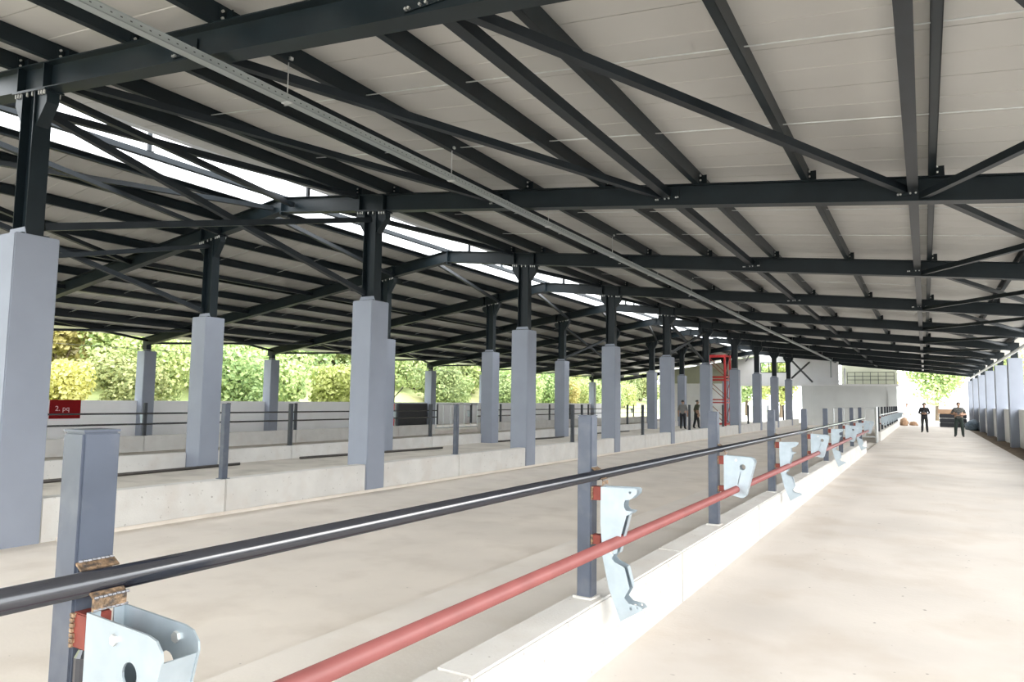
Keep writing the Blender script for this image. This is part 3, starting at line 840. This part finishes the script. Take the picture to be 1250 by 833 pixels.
# gable braces
sq('column_brace', (-8.9, 58.4, 3.7), (-8.0, 61.5, 5.1), 0.1, 'steel2', 'dark brace rising toward the white gable by the last pillar', 'brace', 'gable braces')
sq('column_brace', (-8.9, 58.4, 5.1), (-7.8, 61.5, 3.5), 0.1, 'steel2', 'dark brace falling toward the white gable by the last pillar', 'brace', 'gable braces')
MB().prism([(-6.05, 3.33), (-1.9, 3.33), (-1.9, zr(-1.9) + 0.1), (-6.05, zr(-6.05) + 0.1)], 'y', 2.4, 2.48).build('sheet', 'beige', g)

# ------------------------------------------------------------------ red lattice tower in the middle alley
t = empty('lattice_tower', (-12.35, 49.2, Z_ALLEY), 'red steel lattice tower standing in the middle alley', 'tower')
A = 0.72; HT = 4.85
for sx in (-1, 1):
    for sy in (-1, 1):
        MB().box(sx * A - 0.06, sx * A + 0.06, sy * A - 0.06, sy * A + 0.06, 0, HT).build('leg', 'redtower', t)
for z in (0.1, 1.55, 1.75, 3.1, 3.3, 4.75):
    for s in (-1, 1):
        MB().box(-A, A, s * A - 0.03, s * A + 0.03, z, z + 0.08).build('ledger', 'redtower', t)
        MB().box(s * A - 0.03, s * A + 0.03, -A, A, z, z + 0.08).build('ledger', 'redtower', t)
for (z0, z1) in ((0.15, 1.55), (1.8, 3.1), (3.35, 4.75)):
    for s in (-1, 1):
        MB().cyl((-A, s * A, z1), (A, s * A, z0), 0.025, 6).build('diagonal', 'redlug', t)
        MB().cyl((s * A, -A, z0), (s * A, A, z1), 0.025, 6).build('diagonal', 'redlug', t)

# ------------------------------------------------------------------ people
def person(name, label, base, rz, h, joints, cols, hold=None, group=None):
    """one continuous skinned body; cols maps body region -> material"""
    root = empty(name, base, label, 'person', group, rz)
    J = {k: Vector(v[0]) for k, v in joints.items()}
    R = {k: v[1] for k, v in joints.items()}
    E_ = [('pelvis', 'belly', 's'), ('belly', 'chest', 's'), ('chest', 'neck', 's'), ('neck', 'jaw', 'k'), ('jaw', 'brow', 'k'), ('brow', 'crown', 'k')]
    for s in 'lr':
        E_ += [('chest', 'sh' + s, 's'), ('sh' + s, 'el' + s, 'a'), ('el' + s, 'wr' + s, 'f'), ('wr' + s, 'pa' + s, 'k'),
               ('pelvis', 'hi' + s, 't'), ('hi' + s, 'kn' + s, 't'), ('kn' + s, 'an' + s, 't'), ('an' + s, 'to' + s, 'b')]
        for q in range(5): E_.append(('pa' + s, 'f%d%s' % (q, s), 'k'))
    # fingers
    for s in 'lr':
        d = (J['pa' + s] - J['wr' + s]).normalized()
        side = d.cross(Vector((0, 0, 1)));
        if side.length < 0.1: side = Vector((1, 0, 0))
        side.normalize()
        for q in range(5):
            off = side * ((q - 1.5) * 0.022) if q < 4 else side * (-0.06)
            J['f%d%s' % (q, s)] = J['pa' + s] + d * ([0.075, 0.088, 0.082, 0.065, 0.03][q]) + off
            R['f%d%s' % (q, s)] = 0.009
    names = list(J)
    me = bpy.data.meshes.new(name)
    me.from_pydata([J[k] for k in names], [(names.index(a), names.index(b)) for a, b, _ in E_], [])
    o = bpy.data.objects.new('tmp_person', me); COL.objects.link(o)
    sk = o.modifiers.new('skin', 'SKIN')
    for k, v in zip(names, me.skin_vertices[0].data):
        rr = R[k]; v.radius = (rr, rr) if not isinstance(rr, tuple) else rr
        v.use_root = (k == 'pelvis')
    ss = o.modifiers.new('sub', 'SUBSURF'); ss.levels = 2; ss.render_levels = 2
    dg = bpy.context.evaluated_depsgraph_get()
    bm_ = bpy.data.meshes.new_from_object(o.evaluated_get(dg))
    bpy.data.objects.remove(o)
    bm_.name = 'body'
    regs = ['s', 'a', 'f', 'k', 't', 'b']
    bm_.materials.clear()
    for r_ in regs: bm_.materials.append(M[cols[r_]])
    segs = [(J[a], J[b], r_) for a, b, r_ in E_]
    for p in bm_.polygons:
        c = p.center; best = (9, 's')
        for a, b, r_ in segs:
            ab = b - a; tt = max(0, min(1, (c - a).dot(ab) / max(ab.length_squared, 1e-9)))
            dd = (a + ab * tt - c).length
            if dd < best[0]: best = (dd, r_)
        p.material_index = regs.index(best[1]); p.use_smooth = True
    sc = h / 1.72
    b = link('body', bm_, root); b.scale = (sc, sc, sc)
    hc = (J['brow'] + J['crown']) / 2
    # hair cap, nose and ears
    hb = MB()
    nl, nm = 8, 12
    for i in range(nl + 1):
        a = (PI * 0.56) * i / nl
        for j in range(nm):
            q = 2 * PI * j / nm
            back = 1.0
            hb.v.append((hc.x + 0.092 * math.sin(a) * math.cos(q), hc.y - 0.014 + 0.102 * math.sin(a) * math.sin(q) - 0.02 * (i / nl), hc.z - 0.005 + 0.098 * math.cos(a) + (0.045 if math.sin(q) > 0.3 and i > 5 else 0)))
    for i in range(nl):
        for j in range(nm):
            hb.f.append((i * nm + j, i * nm + (j + 1) % nm, (i + 1) * nm + (j + 1) % nm, (i + 1) * nm + j)); hb.mi.append(0)
    ho = hb.build('hair', 'hair', root, smooth=True); ho.scale = (sc, sc, sc)
    fb_ = MB()
    fb_.prism([(-0.014, J['jaw'].z + 0.045), (0.014, J['jaw'].z + 0.045), (0.006, J['brow'].z + 0.0), (-0.006, J['brow'].z + 0.0)], 'y', J['brow'].y + 0.07, J['brow'].y + 0.108)
    for s in (-1, 1): fb_.cyl((J['brow'].x + s * 0.078, J['brow'].y - 0.005, J['brow'].z - 0.045), (J['brow'].x + s * 0.088, J['brow'].y - 0.012, J['brow'].z + 0.02), 0.018, 8)
    fo_ = fb_.build('face_features', cols['k'], root); fo_.scale = (sc, sc, sc)
    if hold:
        hp = (J['pal'] + J['par']) / 2
        MB().box(hp.x - 0.04, hp.x + 0.04, hp.y + 0.03, hp.y + 0.042, hp.z - 0.01, hp.z + 0.14).build('held_phone', 'phone', root)
    return root
def skeleton(arms, stance=0.11, lean=0.0, step=0.0):
    j = {'pelvis': ((0, 0, 0.93), (0.185, 0.135)), 'belly': ((0, 0.01 + lean * 0.3, 1.10), (0.185, 0.14)), 'chest': ((0, lean * 0.7, 1.33), (0.20, 0.14)),
         'neck': ((0, lean, 1.475), 0.06), 'jaw': ((0, lean + 0.025, 1.545), (0.062, 0.075)), 'brow': ((0, lean + 0.02, 1.63), (0.078, 0.093)), 'crown': ((0, lean + 0.01, 1.69), (0.058, 0.07))}
    for s, k in (('l', -1), ('r', 1)):
        st = step * k
        j['sh' + s] = ((k * 0.19, lean * 0.9, 1.40), 0.08)
        j['hi' + s] = ((k * 0.095, 0, 0.86), 0.108)
        j['kn' + s] = ((k * stance, 0.02 + st * 0.5, 0.48), 0.082)
        j['an' + s] = ((k * (stance + 0.02), st - 0.02, 0.085), 0.062)
        j['to' + s] = ((k * (stance + 0.05), st + 0.13, 0.045), 0.042)
        el, wr, pa = arms[s]
        j['el' + s] = (el, 0.06); j['wr' + s] = (wr, 0.042); j['pa' + s] = (pa, 0.034)
    return j
front = {'l': ((-0.27, -0.03, 1.13), (-0.11, 0.19, 1.10), (-0.06, 0.24, 1.13)), 'r': ((0.27, -0.03, 1.13), (0.11, 0.19, 1.10), (0.06, 0.24, 1.13))}
hang = {'l': ((-0.26, -0.02, 1.13), (-0.27, 0.05, 0.90), (-0.265, 0.07, 0.82)), 'r': ((0.26, -0.02, 1.13), (0.27, 0.05, 0.90), (0.265, 0.07, 0.82))}
wide = {'l': ((-0.31, -0.02, 1.15), (-0.17, 0.20, 1.11), (-0.10, 0.24, 1.12)), 'r': ((0.31, -0.02, 1.15), (0.18, 0.2, 1.13), (0.11, 0.25, 1.15))}
def cl(top, leg, arm=None, fore=None): return {'s': top, 'a': arm or top, 'f': fore or top, 'k': 'skin', 't': leg, 'b': 'shoe'}
person('person', 'person in black clothes standing in the lane with hands held in front', (-0.05, 47.6, Z_LANE), PI - 0.05, 1.70, skeleton(front), cl('clothblack', 'clothblack'), hold=True)
person('person', 'person in a grey patterned shirt and dark green trousers standing in the lane', (1.46, 42.4, Z_LANE), PI - 0.1, 1.74, skeleton(wide, 0.14), cl('clothcamo', 'clothgreen', fore='skin'), hold=True)
person('person', 'person in a grey shirt and black trousers seen from behind in the middle alley', (-12.3, 41.0, Z_ALLEY), 0.1, 1.68, skeleton(hang, 0.1), cl('clothgrey', 'clothblack', fore='skin'))
person('person', 'person in an olive shirt leaning forward in the middle alley beside the red tower', (-11.95, 42.6, Z_ALLEY), -0.9, 1.70, skeleton(hang, 0.1, 0.06, 0.12), cl('clotholive', 'clothblack', fore='skin'))
person('person', 'person in pale clothes far off in the glare past the lane', (-1.3, 67.0, Z_LANE), PI, 1.70, skeleton(hang), cl('clothpale', 'clothpale'))

# goods at the far end of the lane
c = empty('crate_stack', (1.75, 61.5, Z_LANE), 'dark crate stack topped with brown cardboard behind the standing person', 'crates')
for k, z in enumerate((0.0, 0.33, 0.66)):
    MB().box(-0.85, 0.85, -0.5, 0.5, z, z + 0.31).build('crate', 'crate', c, bevel=0.03)
MB().box(-0.95, 0.8, -0.5, 0.5, 0.97, 1.32).build('carton', 'card', c, bevel=0.02)
MB().box(-0.95, 0.8, -0.04, 0.04, 1.32, 1.325).build('tape', 'card', c)
def lump(name, m, loc_, sx, sy, sz, seed):
    bm = bmesh.new(); bmesh.ops.create_icosphere(bm, subdivisions=3, radius=1)
    for v in bm.verts:
        k = 1 + 0.35 * noise.noise(v.co * 2.2 + Vector((seed, 0, 0)))
        v.co = Vector((v.co.x * sx * k, v.co.y * sy * k, max(0, v.co.z * sz * k + sz * 0.5)))
    me = bpy.data.meshes.new(name); bm.to_mesh(me); bm.free(); me.materials.append(M[m])
    for p in me.polygons: p.use_smooth = True
    return link(name, me, None, loc_)
tag(lump('tarp_bundle', 'tarp', (2.75, 56.5, 0.14), 0.45, 0.9, 0.45, 1), 'crumpled blue-grey bundle at the foot of the right-hand pillars', 'bundle')
tag(lump('sand_bag', 'card', (-1.45, 62.6, Z_LANE), 0.3, 0.4, 0.4, 3), 'brown sack slumped by the far end of the lane kerb', 'sack')
tag(lump('sand_bag', 'card', (-0.8, 63.4, Z_LANE), 0.3, 0.3, 0.22, 5), 'smaller brown sack lying beside the slumped one', 'sack')

# ------------------------------------------------------------------ hillside and planting outside
def hill():
    mb = MB(); nx, ny = 40, 80
    for j in range(ny + 1):
        for i in range(nx + 1):
            t_ = i / nx
            x = -28 - 70 * t_; y = -30 + 190 * j / ny
            z = -0.1 + 24 * t_ ** 1.1 * (0.85 + 0.3 * noise.noise((x * 0.03, y * 0.03, 1))) + (0.8 * noise.noise((x * 0.12, y * 0.12, 5)) if i > 2 else 0)
            mb.v.append((x, y, z))
    for j in range(ny):
        for i in range(nx):
            a = j * (nx + 1) + i
            mb.f.append((a, a + 1, a + nx + 2, a + nx + 1)); mb.mi.append(0)
    return mb.build('hillside', 'hill', smooth=True)
hl = tag(hill(), 'grassy hillside with patches of red earth beyond the white left wall', 'hillside', kind='stuff')
def hill_z(x):
    t_ = max(0, (-28 - x) / 70)
    return -0.1 + 24 * t_ ** 1.1

def leaf_blob(n, sx, sy, sz, size, seed, lobes=7):
    rnd = random.Random(seed)
    cs = [(Vector((rnd.uniform(-0.55, 0.55) * sx, rnd.uniform(-0.55, 0.55) * sy, sz * rnd.uniform(0.25, 0.85))), rnd.uniform(0.3, 0.52)) for _ in range(lobes)]
    mb = MB()
    for k in range(n):
        c, r = rnd.choice(cs)
        d = Vector((rnd.gauss(0, 1), rnd.gauss(0, 1), rnd.gauss(0, 1))).normalized()
        rr = r * rnd.uniform(0.35, 1.15) ** 0.6
        p = c + Vector((d.x * sx * rr, d.y * sy * rr, d.z * sz * 0.8 * rr))
        if p.z < 0.05: p.z = rnd.uniform(0.05, 0.5)
        nrm = (d + Vector((rnd.gauss(0, 0.5), rnd.gauss(0, 0.5), rnd.gauss(0, 0.5) + 0.3))).normalized()
        a = nrm.orthogonal().normalized(); b = nrm.cross(a)
        q = rnd.uniform(0, 2 * PI); a, b = a * math.cos(q) + b * math.sin(q), b * math.cos(q) - a * math.sin(q)
        L_ = size * rnd.uniform(0.6, 1.3); W2 = L_ * 0.33
        mb.add([p - a * L_ * 0.5, p + b * W2 + nrm * 0.02, p + a * L_ * 0.5 - nrm * L_ * 0.12, p - b * W2 + nrm * 0.02], [(0, 1, 2), (0, 2, 3)])
    return mb
SHR = []
for k in range(5):
    lm = 'leafy' if k == 3 else 'leaf'
    me = leaf_blob(5200, 2.1, 2.1, 3.0, 0.24, 20 + k, 12).mesh('foliage', lm)
    SHR.append((me,))
stem = MB()
for k in range(5):
    a = 2 * PI * k / 5
    stem.cyl((0.05 * math.cos(a), 0.05 * math.sin(a), -0.3), (0.7 * math.cos(a), 0.7 * math.sin(a), 1.6), 0.05, 6, 0.02)
stem_me = stem.mesh('stems', 'bark')
rnd = random.Random(3)
spots = []
for k in range(24): spots.append((-30.6 - rnd.uniform(0, 2.5), 8 + 3.3 * k + rnd.uniform(-1, 1), rnd.uniform(0.75, 1.1)))
for k in range(24): spots.append((-35.5 - rnd.uniform(0, 3.5), 8 + 3.9 * k + rnd.uniform(-1.5, 1.5), rnd.uniform(1.0, 1.5)))
for k in range(22): spots.append((-43 - rnd.uniform(0, 5), 8 + 5.0 * k + rnd.uniform(-2, 2), rnd.uniform(1.2, 1.9)))
for k in range(20): spots.append((-54 - rnd.uniform(0, 8), 10 + 6.0 * k + rnd.uniform(-3, 3), rnd.uniform(1.5, 2.4)))
for (x, y, s_) in spots:
    if x > -42 and 38 < y < 43: continue
    q = 3 if (y < 16 and rnd.random() < 0.7) else rnd.choice([0, 1, 2, 4, 0, 1, 2, 4, 3])
    root = empty('hillside_shrub', (x, y, hill_z(x)), 'leafy green shrub on the hillside beyond the white left wall', 'shrub', 'shrubs on the hillside', rnd.uniform(0, 6.28))
    root.scale = (s_, s_, s_ * rnd.uniform(0.85, 1.15))
    link('foliage', SHR[q][0], root); link('stems', stem_me, root)

def tree(x, y, h, label, mk, seed, spread=1.0):
    root = empty('tree', (x, y, -0.05), label, 'tree', 'trees past the end of the shed', 0)
    tb = MB().cyl((0, 0, 0), (0.1, 0, h * 0.45), 0.22, 10, 0.14)
    for k in range(5):
        a = 2 * PI * k / 5
        tb.cyl((0.1, 0, h * 0.4), (h * 0.2 * math.cos(a), h * 0.2 * math.sin(a), h * 0.7), 0.1, 6, 0.03)
    tb.build('trunk', 'bark', root)
    lb = leaf_blob(5200, h * 0.42 * spread, h * 0.42 * spread, h * 0.8, 0.42, seed, 11)
    f = lb.build('foliage', mk, root); f.location = (0, 0, h * 0.2)
    return root
tree(1.2, 98, 8.5, 'broad green tree standing beyond the open end of the lane', 'leaf', 91, 1.2)
tree(8.5, 108, 9.0, 'darker green tree at the right beyond the lane end', 'leaf', 92)
tree(-7, 112, 10, 'tall tree behind the grey end block at the lane end', 'leafy', 93)
tree(15, 120, 11, 'tree at the far right beyond the right-hand pillars', 'leafy', 94)
tree(-16, 96, 7.5, 'tree seen through the bright end doorway', 'leafy', 95)
tree(-22, 104, 9, 'tree left of the end doorway view', 'leaf', 96)
